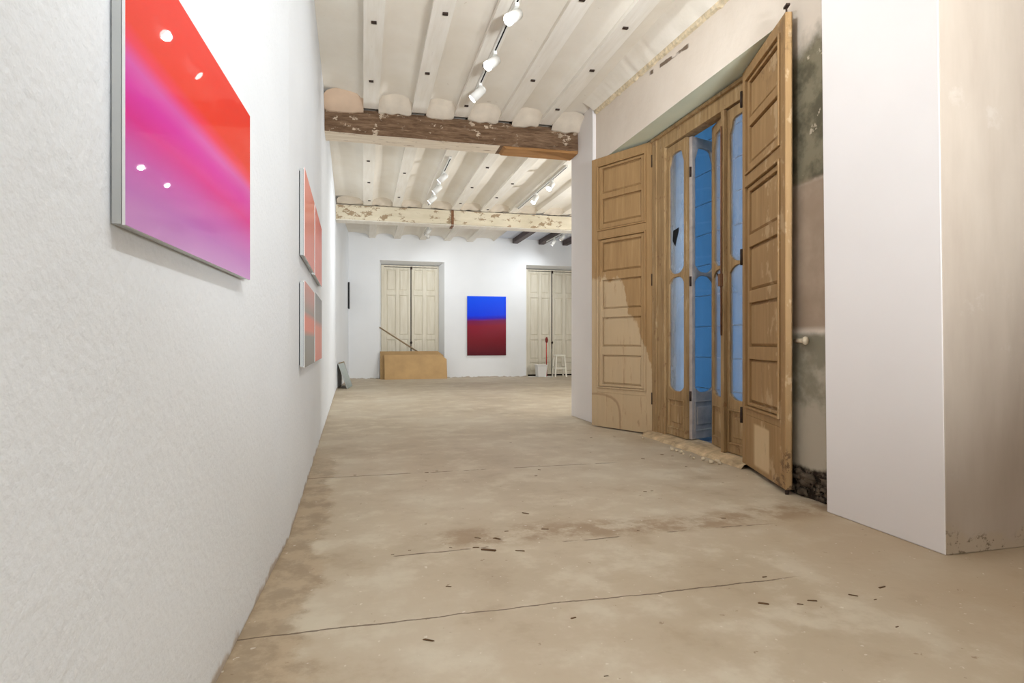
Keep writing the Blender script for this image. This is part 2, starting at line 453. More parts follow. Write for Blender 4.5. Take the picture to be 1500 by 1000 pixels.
b = MB()                                            # far wall with two tall openings
Y0, Y1 = 15.49, 15.95
for x0, x1, z0, z1 in ((-.95,.388,0,ZR-.02), (.388,2.043,3.03,ZR-.02), (2.043,4.261,0,ZR-.02), (4.261,5.92,3.02,ZR-.02), (5.92,7.4,0,ZR-.02)):
    b.box(x0, x1, Y0, Y1, z0, z1)
for a0, a1 in ((.388,2.043),(4.261,5.92)):          # splayed reveals and sloping head
    b.prism([(a0-.002,Y0),(a0+.045,15.79),(a0+.045,Y1),(a0-.002,Y1)][::-1], 0, 3.03)
    b.prism([(a1+.002,Y0),(a1-.11,15.79),(a1-.11,Y1),(a1+.002,Y1)], 0, 3.03)
    b.hexa([(a0,Y0+.002,3.022),(a1,Y0+.002,3.022),(a1,Y1,2.93),(a0,Y1,2.93),(a0,Y0+.002,3.05),(a1,Y0+.002,3.05),(a1,Y1,3.05),(a0,Y1,3.05)])
struct(b.build('wall_back', M['white_back']), 'white end wall with two recessed doorways')

b = MB(); b.prism([(7.2,6.98),(7.45,6.98),(7.45,15.49),(7.2,15.49)], 0, ZR-.02)
struct(b.build('wall_far_right', M['white_back']))

b = MB(); b.box(-.95, 5.3, -3.55, -3.3, 0, ZR-.02)
struct(b.build('wall_behind', M['beige']))

# white pier in front of the window and the beige return towards the camera
lean = .058
plan = [(2.505,2.79),(2.505,2.09),(5.1,2.09),(5.1,2.79)]
topp = [(2.505,2.79+lean),(2.505,2.09+lean),(5.1,2.09+lean),(5.1,2.79+lean)]
b = MB(); b.prism(plan, 0, ZR-.02, topp, mats=[0,1,1,1])
struct(b.build('wall_right_column', [M['column_white'], M['beige']], bevel=.006), 'white plaster column with a bare beige side')
b = MB(); b.prism([(5.05,-3.3),(5.3,-3.3),(5.3,2.09),(5.05,2.09)], 0, ZR-.02)
struct(b.build('wall_right_near', M['beige']))

# window wall: splayed jambs, lintel with green soffit
SOF = 3.005
b = MB()
b.mi = 0
b.prism([(2.62,6.24),(2.62,6.5),(3.12,6.5),(3.12,5.53),(2.9,5.53)][::-1], 0, SOF)
b.prism([(2.62,2.86),(2.62,3.2),(2.9,3.86),(3.12,3.86),(3.12,2.86)][::-1], 0, SOF)
n0 = len(b.bm.faces)
b.prism([(2.62,2.86),(3.12,2.86),(3.12,6.5),(2.62,6.5)], SOF, ZR-.02)
b.bm.normal_update()
for f in list(b.bm.faces)[n0:]:
    if f.normal.z < -.5 or (abs(f.normal.z) > .5 and f.calc_center_median().z < SOF+.01): f.material_index = 1
struct(b.build('wall_right', [M['window_wall'], M['green_soffit']]), 'old patched plaster wall around the window opening')

b = MB()                                            # pilaster carrying the brown beam, and the wall behind it
b.prism([(2.58,6.47),(3.2,6.47),(3.2,6.9),(7.45,6.9),(7.45,7.2),(2.58,7.2)], 0, ZR-.02)
struct(b.build('wall_right_pilaster', M['column_white'], bevel=.006), 'white pilaster under the right end of the brown beam')

# ceiling: plaster vaults between joists
def vault_bay(b, y0, y1, joists, xa, xb, rise=.085, mi=0, ny=10):
    b.mi = mi
    prof = []
    edges = [xa]
    for l, r in joists: edges += [l, r]
    edges.append(xb)
    for i in range(0, len(edges), 2):
        l, r = edges[i], edges[i+1]
        k = 10
        for j in range(k+1):
            t = j/k
            prof.append((l+(r-l)*t, ZS + rise*math.sqrt(max(0, 1-(2*t-1)**2))**.9, i))
    prev = None
    for s in range(ny+1):
        y = y0+(y1-y0)*s/ny
        row = []
        for (x, z, i) in prof:
            d = mnoise.noise(Vector((x*2.3, y*.9, i)))*.012 if z > ZS+.02 else 0
            row.append(b.bm.verts.new((x, y, z+d)))
        if prev:
            for i in range(len(row)-1):
                f = b.bm.faces.new([prev[i], row[i], row[i+1], prev[i+1]]); f.material_index = mi; f.smooth = abs(row[i].co.z-row[i+1].co.z) > 1e-5
        prev = row

JW = .165
jA = [(-.004,.161), (.53,.70), (1.022,1.189), (1.555,1.724), (2.055,2.222)]
jB = [(x-JW, x) for x in (.155,.705,1.275,1.86,2.45,3.04,3.62,4.2,4.78,5.36,5.94,6.52)]
jC = [(x-JW, x) for x in (.29,.91,1.56,2.19,2.79)]
YB1, YB1b, YB2, YB2b = 6.95, 7.26, 11.85, 12.12

b = MB()
vault_bay(b, -3.3, 7.1, jA, -.7, 2.72, ny=20)
vault_bay(b, -3.3, 2.8, [(3.2,3.37),(3.9,4.07),(4.6,4.77)], 2.72, 5.3, ny=6)
vault_bay(b, 7.1, 12.0, jB, -.7, 7.3)
vault_bay(b, 12.0, 15.6, jC, -.7, 3.36)
b.mi = 1; b.box(3.36, 7.4, 12.0, 15.6, ZS+.09, ZS+.15)
b.mi = 0
# plaster bays closing the vaults over the brown beam, with ragged lower edges
def ragged(b, xl, xr, zlow, sag, y0, y1, seed, steps=14, mi=0):
    b.mi = mi
    low = []
    for j in range(steps+1):
        t = j/steps
        z = zlow - sag*max(0,math.sin(math.pi*t))**.45 + mnoise.noise(Vector((xl+t*(xr-xl))*1 if False else Vector(((xl+t*(xr-xl))*9, seed, 0))))*.03
        low.append((xl+(xr-xl)*t, z))
    n = len(low)
    vz = [ZS + .085*max(0, 1-(2*i/(n-1)-1)**2)**.45 for i in range(n)]
    a = [b.bm.verts.new((x, y0+.02, z)) for x, z in low]
    c = [b.bm.verts.new((x, y0-.05, z*.45+w*.55)) for (x, z), w in zip(low, vz)]
    d = [b.bm.verts.new((x, y0-.17+mnoise.noise(Vector((x*6, seed, 4)))*.03, w+.002)) for (x, z), w in zip(low, vz)]
    e = [b.bm.verts.new((x, y1, z)) for x, z in low]
    for p, q in ((e, a), (a, c), (c, d)):
        for i in range(n-1):
            f = b.bm.faces.new([p[i], p[i+1], q[i+1], q[i]]); f.material_index = mi; f.smooth = p is not e
M['toned_plaster'] = plain('pinkish vault end toned against glare', lin(216,203,185), .85, .09, 6, 0, .25)  # darker pinkish tone offsets the lamp light falling on the vault ends
gapsA = [(.161,.53),(.70,1.022),(1.189,1.555),(1.724,2.055),(2.222,2.6)]
for i, (l, r) in enumerate(gapsA):
    ragged(b, l, r, ZJ-.01-(.03 if i == 4 else 0), .018+.012*(i % 2), YB1-.045, YB1+.06, i*3.1, mi=3)
ragged(b, -.43, -.004, ZJ-.03, .03, YB1-.05, YB1+.06, 8.3, mi=2)
b.mi = 0
for l, r in [(-.5,-.01)]+[(jB[i][1], jB[i+1][0]) for i in range(len(jB)-1)]:
    ragged(b, l, r, ZJ+.03, .012, YB2-.04, YB2+.05, l*2.2, mi=3)
b.box(-.95, 8, -3.55, 16.2, ZR, ZR+.06)
struct(b.build('ceiling', [M['ceiling'], M['ceiling_blue'], M['peach'], M['toned_plaster']]), 'cream plaster ceiling of shallow vaults between joists')

# ------------------------------------------------------------------ beams and joists
def rough_beam(name, x0, x1, y0, y1, z0, z1, amp, mats, pick, seed):
    b = MB(); nx = 70
    ring = [(y0,z0),(y0,z0+(z1-z0)*.33),(y0,z0+(z1-z0)*.66),(y0,z1),(y1,z1),(y1,z0),((y0+y1)/2,z0)]
    prev = None; first = None
    for i in range(nx+1):
        x = x0+(x1-x0)*i/nx
        row = []
        for k, (y, z) in enumerate(ring):
            d = Vector((0, mnoise.noise(Vector((x*2.1, k*3.7, seed)))*amp, mnoise.noise(Vector((x*1.7, k*5.1, seed+9)))*amp*(.4 if k in (3,4) else 1)))
            if k in (3,4): d.z = -abs(d.z)
            row.append(b.bm.verts.new(Vector((x, y, z))+d))
        if prev:
            for k in range(len(row)):
                k2 = (k+1) % len(row)
                f = b.bm.faces.new([prev[k], prev[k2], row[k2], row[k]])
                f.material_index = pick(k, x)
        else: first = row
        prev = row
    b.bm.faces.new(first); b.bm.faces.new(list(reversed(prev)))
    return b.build(name, mats)

beam = empty('timber_beam', (1.08, (YB1+YB1b)/2, 3.29))
def adopt(child, parent):
    child.parent = parent; child.matrix_parent_inverse = Matrix.Translation(-parent.location)
tag(beam, 'rough hacked brown timber beam crossing under the near ceiling bay', 'beam')
o = rough_beam('beam_timber', -.43, 2.578, YB1, YB1b, 3.3, ZJ-.004, .012, [M['beam'], M['beam_cream']], lambda k, x: 1 if (k in (5,6) and x < 1.62) else 0, 1.3)
adopt(o, beam)
b = MB()
b.hexa([(1.66,YB1+.015,3.275),(2.575,YB1+.0,3.275),(2.575,YB1b-.02,3.275),(1.66,YB1b-.02,3.275),(1.62,YB1+.015,3.31),(2.575,YB1+.0,3.31),(2.575,YB1b-.02,3.31),(1.62,YB1b-.02,3.31)])
o = b.build('repair_plank', M['beam_ochre'], bevel=.004); o['label'] = 'raw ochre repair plank under the beam'; adopt(o, beam)

beam2 = empty('timber_beam', (3.3, (YB2+YB2b)/2, 3.3))
tag(beam2, 'cream painted flaking timber beam crossing the room nearer the end wall', 'beam')
adopt(rough_beam('beam_timber', -.52, 7.19, YB2, YB2b, 3.30, ZJ-.004, .009, [M['beam2']], lambda k, x: 0, 4.4), beam2)
b = MB(); b.box(1.70, 1.75, YB2-.018, YB2-.008, 3.27, 3.6); b.box(1.70, 1.75, YB2-.018, YB2b, 3.262, 3.275)
o = b.build('iron_strap', M['rust']); o['label'] = 'rusty iron strap'; adopt(o, beam2)
b = MB(); b.tube((1.725, YB2-.03, 3.59), (1.725, YB2-.008, 3.59), .018, n=10); adopt(b.build('strap_bolt', M['iron']), beam2)
b = MB(); b.hexa([(-.52,YB2-.03,3.275),(7.19,YB2-.03,3.275),(7.19,YB2b,3.275),(-.52,YB2b,3.275),(-.52,YB2-.012,3.297),(7.19,YB2-.012,3.297),(7.19,YB2b,3.297),(-.52,YB2b,3.297)])
adopt(b.build('bottom_board', M['joist'], bevel=.003), beam2)

ORD = ['first','second','third','fourth','fifth','sixth','seventh','eighth','ninth','tenth','eleventh','twelfth']
def joist(l, r, y0, y1, mat, label, group, cleats):
    e = empty('ceiling_joist', ((l+r)/2, y0, ZJ)); tag(e, label, 'joist', group)
    b = MB(); w = (r-l)/2
    n = 16; prev = None
    for i in range(n+1):
        y = (y1-y0)*i/n
        q = mnoise.noise(Vector((l*3, y*.8, 2)))*.006
        row = [b.bm.verts.new(p) for p in ((-w+q,y,0),(w+q,y,abs(q)),(w+q,y,ZS-ZJ-.001),(-w+q,y,ZS-ZJ-.001))]
        if prev:
            for k in range(4): b.bm.faces.new([prev[k], prev[(k+1)%4], row[(k+1)%4], row[k]])
        else: b.bm.faces.new(list(reversed(row)))
        prev = row
    b.bm.faces.new(prev)
    b.build('timber', mat, e)
    for cy in cleats:
        if not y0 < cy < y1: continue
        c = MB(); dx = random.uniform(-.015,.035)
        c.hexa([(dx-.022,cy-y0-.012,-.010),(dx+.022,cy-y0-.016,-.014),(dx+.024,cy-y0+.012,-.012),(dx-.02,cy-y0+.016,-.010),
                (dx-.022,cy-y0-.012,.004),(dx+.022,cy-y0-.016,.004),(dx+.024,cy-y0+.012,.004),(dx-.02,cy-y0+.016,.004)])
        o = c.build('iron_cleat', M['iron'], e); o['label'] = 'dark iron nail plate'
    return e
for i, (l, r) in enumerate(jA):
    joist(l, r, -3.28, YB1-.05, M['joist'], f'white painted ceiling joist before the brown beam, {ORD[i]} from the left wall', 'joists of the near ceiling bay',
          [[5.02,6.16],[4.75,5.85],[5.55,6.55],[4.3,5.75],[4.6,5.4,6.4]][i])
for i, (l, r) in enumerate(jB[:6]):
    joist(l, r, YB1b+.015, YB2-.055, M['joist'], f'white painted ceiling joist between the brown and cream beams, {ORD[i]} from the left wall', 'joists of the middle ceiling bay',
          [[8.9,10.1,11.4],[9.4,11],[10.2],[8.8,10.0,11.2],[9.6,10.6,11.6],[9.2,10.9]][i])
for i, (l, r) in enumerate(jC):
    joist(l, r, YB2b+.02, 15.48, M['joist'], f'white ceiling joist between cream beam and end wall, {ORD[i]} from the left wall', 'joists of the far ceiling bay', [13.4])
for i, x in enumerate((3.95,4.68,5.36,6.04)):
    e = empty('dark_ceiling_joist', (x, YB2b+.02, ZJ))
    tag(e, f'dark brown exposed ceiling joist under the bluish ceiling, {ORD[i]} from the left', 'joist', 'dark joists of the far ceiling bay')
    b = MB(); b.box(-.075,.075,0,15.48-YB2b-.02,0,ZS+.088-ZJ); b.build('timber', M['dark_joist'], e, bevel=.012)

# rough plaster edge where ceiling meets the window wall
b = MB(); prev = None
for i in range(121):
    y = 2.9+3.55*i/120
    n1 = mnoise.noise(Vector((y*7, 0, 1)))*.010; n2 = mnoise.noise(Vector((y*13, 3, 1)))*.014
    zc = 3.61-.045*(6.45-y)
    row = [b.bm.verts.new(p) for p in ((2.625,y,zc-.03+n2),(2.598+n1,y,zc-.018+n2),(2.585+n1,y,zc+.012+n1),(2.535+n2,y,zc+.05),(2.43,y,ZS+.092))]
    if prev:
        for k in range(4):
            f = b.bm.faces.new([prev[k], prev[k+1], row[k+1], row[k]]); f.material_index = 1 if k > 1 else 0; f.smooth = k > 1
    prev = row
struct(b.build('trim_1', [plain('cracked yellowish plaster', lin(222,204,172), .85, .26, 22, 0, .9), M['ceiling']]), 'cracked yellowish plaster edge between ceiling and window wall')

# ------------------------------------------------------------------ window
win = empty('window_1', (2.84, 5.53, 0)); struct(win, 'old folding glazed balcony window in an ochre timber frame')
WL = win.location
def wpart(b, name, mat, bevel=.004):
    o = b.build(name, mat, bevel=bevel); o.parent = win; o.matrix_parent_inverse = Matrix.Translation(-WL); return o
b = MB(); b.box(2.84,2.95,5.255,5.53,0,SOF-.003); b.box(2.825,2.845,5.40,5.48,0,SOF-.01)
wpart(b, 'left_post', M['frame'])
b = MB(); b.box(2.84,2.95,3.862,3.905,0,SOF-.003); wpart(b, 'right_post', M['frame'])
b = MB(); b.box(2.84,2.95,3.905,5.255,2.835,SOF-.003); b.box(2.815,2.845,3.88,5.5,2.955,2.985); wpart(b, 'header', M['frame'])
b = MB(); prev = None                                # broken threshold
for i in range(61):
    y = 3.87+1.66*i/60
    n1 = mnoise.noise(Vector((y*8, 0, 5)))*.03; n2 = mnoise.noise(Vector((y*11, 2, 5)))*.014
    row = [b.bm.verts.new(p) for p in ((2.72+n1,y,.001),(2.745+n1,y,.026+n2),(2.83,y,.048+n2*.6),(2.99,y,.05),(3.0,y,.0))]
    if prev:
        for k in range(4): b.bm.faces.new([prev[k], prev[k+1], row[k+1], row[k]])
    prev = row
wpart(b, 'threshold', M['sill'], 0)

LW, LH, LZ = .366, 2.77, .055
def leaf(loc, ang, mat, glass, mirror=False, gap=None):
    """glazed leaf; local x = width from hinge, z up"""
    w, st, t = LW-.006, .044, .017
    b = MB()
    b.box(0, st, -t, t, 0, LH); b.box(w-st, w, -t, t, 0, LH)
    xs = [st + (w-2*st)*i/14 for i in range(15)]
    def sc(i, d):  # rises towards the stiles
        u = abs(2*i/14-1); return d*(u**3)
    def arch(i):
        u = abs(2*i/14-1); return -.085*u**4 - (.035 if u > .8 else 0)
    # top rail with an ogee arch
    low = [(x, LH-.085+arch(i)) for i, x in enumerate(xs)]
    b.sheet(low + [(w-st, LH), (st, LH)], -t, t)
    # lock rail with a scooped upper and lower edge
    up = [(x, 1.535+sc(i, .06)) for i, x in enumerate(xs)]; dn = [(x, 1.505-sc(i, .06)) for i, x in enumerate(xs)]
    b.sheet(dn + list(reversed(up)), -t, t)
    up = [(x, .425+sc(i, .05)) for i, x in enumerate(xs)]
    b.sheet([(st, .335), (w-st, .335)] + list(reversed(up)), -t, t)
    b.box(st, w-st, -t, t, 0, .085)
    lf = b.build('leaf', mat, bevel=.004)
    lf.parent = win; lf.matrix_parent_inverse = Matrix.Translation(-WL)
    lf.location = loc; lf.rotation_euler = (0, 0, ang)
    p = MB(); p.box(st-.005, w-st+.005, -.008, .008, .08, .34); p.box(st+.035, w-st-.035, -.016, .016, .125, .295)
    p.build('bottom_panel', mat, lf, bevel=.008)
    mo = MB()
    for s in (-1, 1):
        y0, y1 = sorted((s*t, s*(t+.008)))
        mo.box(st-.012, st, y0, y1, .07, .35); mo.box(w-st, w-st+.012, y0, y1, .07, .35)
        mo.box(st, w-st, y0, y1, .338, .35); mo.box(st, w-st, y0, y1, .07, .082)
    mo.build('bead', mat, lf, bevel=.003)
    for z0, z1 in ((1.50, LH-.06), (.42, 1.54)):
        g = MB()
        g.box(st-.008, w-st+.008, -.002, .002, z0, z1); gp = g.build('glass_pane', glass, lf)
    if gap:
        g = MB(); yy = -.0035 if gap[0] < 0 else .0035
        g.sheet(gap[1], min(yy, yy*.7), max(yy, yy*.7)); o = g.build('hole_shade_patch', M['void'], lf); o['label'] = 'black patch standing in for the dark of a broken pane'  # black patch on the pane in place of the dark behind a hole
    h = MB()
    for z in (.35, 1.4, 2.4): h.tube((0, 0, z), (0, 0, z+.09), .011, n=10)
    h.build('hinge', M['iron'], lf)
    return lf
# local x runs along -y for the left pair, along +y for the right pair
pi = math.pi
leaf((2.88, 5.25, LZ), -pi/2, M['frame'], M['glass'], gap=(-1, [(.09,1.86),(.14,1.80),(.20,1.93),(.205,1.97),(.10,1.955)]))
leaf((2.90, 4.875, LZ), math.atan2(.123,.338), M['grey_leaf'], M['glass_open'])
leaf((2.88, 3.91, LZ), pi/2, M['frame'], M['glass'])
leaf((2.885, 4.285, LZ), math.radians(74.5), M['frame'], M['glass'], gap=(1, [(.06,1.08),(.12,1.25),(.14,1.44),(.30,1.50),(.20,1.42),(.13,1.2)]))
b = MB(); b.box(2.83,2.862,4.255,4.30,.05,2.83); wpart(b, 'cover_strip', M['frame'])
b = MB(); b.tube((2.82,4.277,1.0),(2.82,4.277,2.7),.007,n=8); b.box(2.80,2.832,4.262,4.292,1.40,1.5); wpart(b, 'bolt_rod', M['rust'], 0)

# ------------------------------------------------------------------ folding panel shutters of the window
def shutter(name, loc, ang, w, H, label, mat, hinge_at_zero, hook=False):
    e = empty(name, loc, ang); tag(e, label, 'shutter', 'open window shutters')
    b = MB(); b.box(0, w, -.044, -.030, 0, H)
    b.box(0, .085, -.044, 0, 0, H); b.box(w-.085, w, -.044, 0, 0, H)
    b.box(.085, w-.085, -.044, 0, H-.085, H); b.box(.085, w-.085, -.044, 0, 2.075, 2.155); b.box(.085, w-.085, -.044, 0, .375, .425)
    b.build('shutter_frame', mat, e, bevel=.005)
    b = MB(); b.box(.085, w-.085, -.03, -.001, 0, .375); b.build('bottom_board', mat, e, bevel=.003)
    for z0, z1 in ((2.155, H-.085), (.425, 2.075)):                 # raised moulding round each field
        m = MB(); x0, x1 = .085, w-.085
        for a0, a1, c0, c1 in ((x0, x0+.016, z0, z1), (x1-.016, x1, z0, z1), (x0+.016, x1-.016, z1-.016, z1), (x0+.016, x1-.016, z0, z0+.016)):
            m.box(a0, a1, -.032, .014, c0, c1)
        m.build('moulding', mat, e, bevel=.005)
        m = MB()
        m.box(x0+.022, x0+.066, -.032, -.004, z0+.022, z1-.022); m.box(x1-.066, x1-.022, -.032, -.004, z0+.022, z1-.022)
        rows = [(2.225,2.50),(2.56,H-.13)] if z0 > 2 else [(.47,.79),(.88,1.2),(1.29,1.61),(1.70,2.02)]
        cuts = [z0+.022] + [v for r in rows for v in r] + [z1-.022]
        for i in range(0, len(cuts), 2): m.box(x0+.066, x1-.066, -.032, -.004, cuts[i], cuts[i+1])
        m.build('panel_grid', mat, e, bevel=.004)
        for r0, r1 in rows:
            p = MB()
            a0, a1 = x0+.066, x1-.066
            f = .004; s = .020
            q = [(a0+f,-.0298,r0+f),(a1-f,-.0298,r0+f),(a1-f,-.0298,r1-f),(a0+f,-.0298,r1-f)]
            t = [(a0+f+s,-.013,r0+f+s),(a1-f-s,-.013,r0+f+s),(a1-f-s,-.013,r1-f-s),(a0+f+s,-.013,r1-f-s)]
            p.hexa(q + t); p.build('panel', mat, e)
    hx = 0 if hinge_at_zero else w
    for z in (.3, 1.5, 2.7):
        h = MB(); h.tube((hx, .004, z), (hx, .004, z+.12), .012, n=10); h.build('hinge', M['iron'], e)
    if hook:
        h = MB(); h.tube((.03, -.018, H), (.03, -.018, H+.045), .006, n=8); h.box(.0, .05, -.03, -.006, H+.04, H+.052)
        o = h.build('top_bolt', M['iron'], e); o['label'] = 'rusty bolt on top of the shutter'
        h = MB(); h.tube((.02, -.018, -.03), (.02, -.018, .0), .012, n=8); h.build('foot_bolt', M['iron'], e)
    return e
shutter('window_shutter', (2.835, 5.485, .014), math.atan2(.76, -.357), .84, 2.965, 'tan panelled wooden shutter folded back against the white pilaster, water stained below', M['shutter_far'], True)
shutter('window_shutter', (2.525, 3.15, .032), math.atan2(.813, .27), .857, 2.955, 'tan panelled wooden shutter standing open in front of the white column', M['shutter'], False, True)

# iron pintle set in the wall beside the near shutter
e = empty('wall_pintle', (2.62, 3.17, .955)); tag(e, 'plaster crusted iron pintle sticking out of the wall behind the near shutter', 'bracket')
b = MB(); b.tube((.0,0,0), (-.05,-.13,.0), .014, n=10); b.build('stem', M['pintle'], e)
b = MB(); b.ball((-.055,-.145,0), .02, (1,1,1.3), 6); b.tube((-.055,-.145,-.02), (-.055,-.145,.022), .015, n=10); b.build('knuckle', M['pintle'], e)

# outside: balcony floor, rail and a blue construction net seen through the window
b = MB(); b.box(3.0, 4.2, 3.2, 6.6, -.1, .02)
o = tag(b.build('balcony_floor', plain('grey balcony tiles', lin(150,150,156), .7, .3, 12)), 'small balcony floor outside the open window', 'balcony')
e = empty('scaffold_sheet', (4.05, 3.2, 0)); tag(e, 'blue translucent scaffold sheet hanging outside the window', 'sheet')
def net_mat():
    m = bpy.data.materials.new('blue scaffold sheeting'); m.use_nodes = True
    nt = m.node_tree; nt.nodes.clear()
    o = nt.nodes.new('ShaderNodeOutputMaterial'); t = nt.nodes.new('ShaderNodeBsdfTranslucent'); t.inputs[0].default_value = (.13,.22,.28,1)
    d = nt.nodes.new('ShaderNodeBsdfDiffuse'); d.inputs[0].default_value = (.10,.18,.28,1)
    mx = nt.nodes.new('ShaderNodeMixShader'); mx.inputs[0].default_value = .25
    nt.links.new(t.outputs[0], mx.inputs[1]); nt.links.new(d.outputs[0], mx.inputs[2]); nt.links.new(mx.outputs[0], o.inputs[0])
    return m
M['net'] = net_mat()
b = MB(); prev = None
for i in range(41):
    y = 0+3.6*i/40
    x = .03*math.sin(y*7)+.02*math.sin(y*17)
    row = [b.bm.verts.new((x+.02*math.sin(k*1.3+y*3), y, .02+k*.42)) for k in range(13)]
    if prev:
        for k in range(12):
            f = b.bm.faces.new([prev[k], row[k], row[k+1], prev[k+1]]); f.smooth = True
    prev = row
b.build('sheet', M['net'], e)
for k in range(1, 11):
    b = MB(); b.tube((-.06, 0, .02+k*.37), (-.06, 3.6, .02+k*.37), .008, n=6)
    b.build('tie_line', plain('pale tie line', lin(225,232,240), .6, .02, 3, 0, 0) if k == 1 else bpy.data.materials['pale tie line'], e)

# ------------------------------------------------------------------ doors in the end wall
def panel_door(idx, x0, x1, label):
    d = empty(f'door_{idx}', (x0, Y0+.3, 0)); struct(d, label)
    w = x1-x0
    b = MB()
    b.box(0, .075, -.02, .06, 0, 2.94); b.box(w-.04, w, -.02, .06, 0, 2.94); b.box(.075, w-.04, -.02, .06, 2.9, 2.94)
    b.build('frame', M['door'], d, bevel=.006)
    lw_ = (w-.115)/2-.012
    for s in (0, 1):
        lx = .075 + s*(lw_+.024)
        b = MB(); b.box(lx, lx+lw_, .0, .018, .04, 2.885)
        st = .06; mid = lx+lw_/2
        rows = [(.12,.38),(.47,1.0),(1.12,2.16),(2.28,2.82)]
        for a0, a1 in ((lx, lx+st), (mid-.045, mid+.045), (lx+lw_-st, lx+lw_)): b.box(a0, a1, -.022, .0, .04, 2.885)
        cuts = [.04]+[v for r in rows for v in r]+[2.885]
        for a0, a1 in ((lx+st, mid-.045), (mid+.045, lx+lw_-st)):
            for i in range(0, len(cuts), 2): b.box(a0, a1, -.022, .0, cuts[i], cuts[i+1])
        lf = b.build('leaf', M['door'], d, bevel=.006)
        for a0, a1 in ((lx+st, mid-.045), (mid+.045, lx+lw_-st)):
            for r0, r1 in rows:
                p = MB(); f, q = .01, .035
                p.hexa([(a0+f,0,r0+f),(a0+f,0,r1-f),(a1-f,0,r1-f),(a1-f,0,r0+f),(a0+q,-.014,r0+q),(a0+q,-.014,r1-q),(a1-q,-.014,r1-q),(a1-q,-.014,r0+q)])
                p.build('panel', M['door'], lf)
    b = MB(); b.box(w/2-.006, w/2+.006, .002, .01, .04, 2.88); b.build('meeting_gap', M['void'], d)
    b = MB(); b.tube((w/2+.02,-.03,.75),(w/2+.02,-.03,2.86),.007,n=8); b.box(w/2-.0,w/2+.05,-.045,-.02,2.84,2.91); b.ball((w/2+.02,-.04,.92),.03,(1,1,1.3),6)
    o = b.build('bolt_rod', M['iron'], d); o['label'] = 'dark iron bolt rod'
    b = MB(); b.box(.0, w, .06, .12, 0, 2.93); b.build('backing', M['void'], d)
panel_door(1, .436, 1.93, 'off white panelled double door behind the leaning boards')
panel_door(2, 4.309, 5.807, 'off white panelled double door with a stool in front')

# ------------------------------------------------------------------ pictures
def picture(loc, ang, w, h, art, label, t=.025, inset=.02, group=None, frame=None):
    """local x along the wall, -y out of the wall is the front; z up; origin at lower left on the wall"""
    e = empty('abstract_picture', loc, ang); tag(e, label, 'picture', group)
    b = MB(); b.box(inset, w-inset, -t*.72, -.0045, inset, h-inset)
    c = MB(); c.box(inset+.012, w-inset-.012, -.0045, 0, inset+.012, h-inset-.012); c.build('wall_gap_shade', M['black_edge'], e)  # black filler stands in for the shadow strip between frame and wall
    o = b.build('back_frame', frame or M['alu'], e); o['label'] = 'dark back frame' if frame else 'silver aluminium back frame'
    b = MB(); b.box(inset+.004, w-inset-.004, -t*.80, -t*.72, inset+.004, h-inset-.004); b.build('shadow_joint', M['black_edge'], e)
    b = MB(); b.box(0, w, -t*.99, -t*.80, 0, h); b.build('backing_sheet', frame or M['acrylic_edge'], e)
    b = MB(); b.box(0, w, -t*.99-.0012, -t*.99, 0, h); b.build('image_panel', art, e)
    return e
def on_left_wall(ya, yb, p, q, off=0):
    """wall base points at ya,yb on the line p-q -> (origin at yb... )"""
    f = lambda y: p[0]+(q[0]-p[0])*(y-p[1])/(q[1]-p[1])
    return Vector((f(ya), ya, 0)), Vector((f(yb), yb, 0))
def hang(ya, yb, p, q, z0, z1, art, label, t, inset, group=None, frame=None):
    A, B = on_left_wall(ya, yb, p, q)
    # front (-y local) must face +x: local x along +y => local -y = +x
    d = B-A; ang = math.atan2(d.y, d.x)
    n = Vector((d.y, -d.x, 0)).normalized()
    picture((A.x+n.x*.001, A.y+n.y*.001, z0), ang, d.length, z1-z0, art, label, t, inset, group, frame)
hang(1.150, 2.084, lw[1], lw[2], 1.15, 1.683, M['art_big'], 'large glossy orange, magenta and lilac picture nearest the camera', .0265, .002)
pw = (lw[2], lw[3]); pw2 = (lw[3], lw[4])
hang(3.60, 4.51, *pw, 1.443, 1.95, M['art_coral'], 'upper coral picture at the near side of the group of four', .030, .004, 'four small pictures on the left wall')
hang(4.62, 5.61, *pw2, 1.443, 1.96, M['art_coral2'], 'upper coral red picture at the far side of the group of four', .030, .004, 'four small pictures on the left wall')
hang(3.60, 4.51, *pw, .80, 1.30, M['art_grey'], 'lower picture with a coral band between grey, near side of the four', .030, .004, 'four small pictures on the left wall')
hang(4.62, 5.61, *pw2, .80, 1.315, M['art_split'], 'lower picture grey above and coral below, far side of the four', .030, .004, 'four small pictures on the left wall')
picture((2.638, Y0-.001, .578), 0, 1.054, 1.57, M['art_blue'], 'glossy blue over crimson picture on the white end wall', .03, .03)
hang(15.2, 15.38, (-.47,13.2), (-.37,15.6), 1.76, 2.42, M['black_edge'], 'dark edged picture seen almost edge on near the far left corner', .035, .004, None, M['black_edge'])

# framed pane leaning at the far left
e = empty('leaning_pane', (-.455, 12.35, 0), -.085); tag(e, 'small framed glass pane leaning on the left wall near the far corner', 'panel')
def lean_board(b, y0, y1, x0, x1, h, t):
    b.hexa([(x0,y0,0),(x0+t,y0,0),(x0+t,y1,0),(x0,y1,0),(x1,y0,h),(x1+t,y0,h),(x1+t,y1,h),(x1,y1,h)])
b = MB(); lean_board(b, 0, .85, .13, -.045, .50, .012); b.build('glass_sheet', M['mirror'], e)
for a0, a1 in ((-.012,.0), (.85,.862)):
    b = MB(); lean_board(b, a0, a1, .128, -.047, .505, .016); b.build('edge_strip', M['alu'], e)
b = MB(); lean_board(b, .1, 1.0, .10, -.05, .52, .008); b.build('back_board', M['stick'], e)

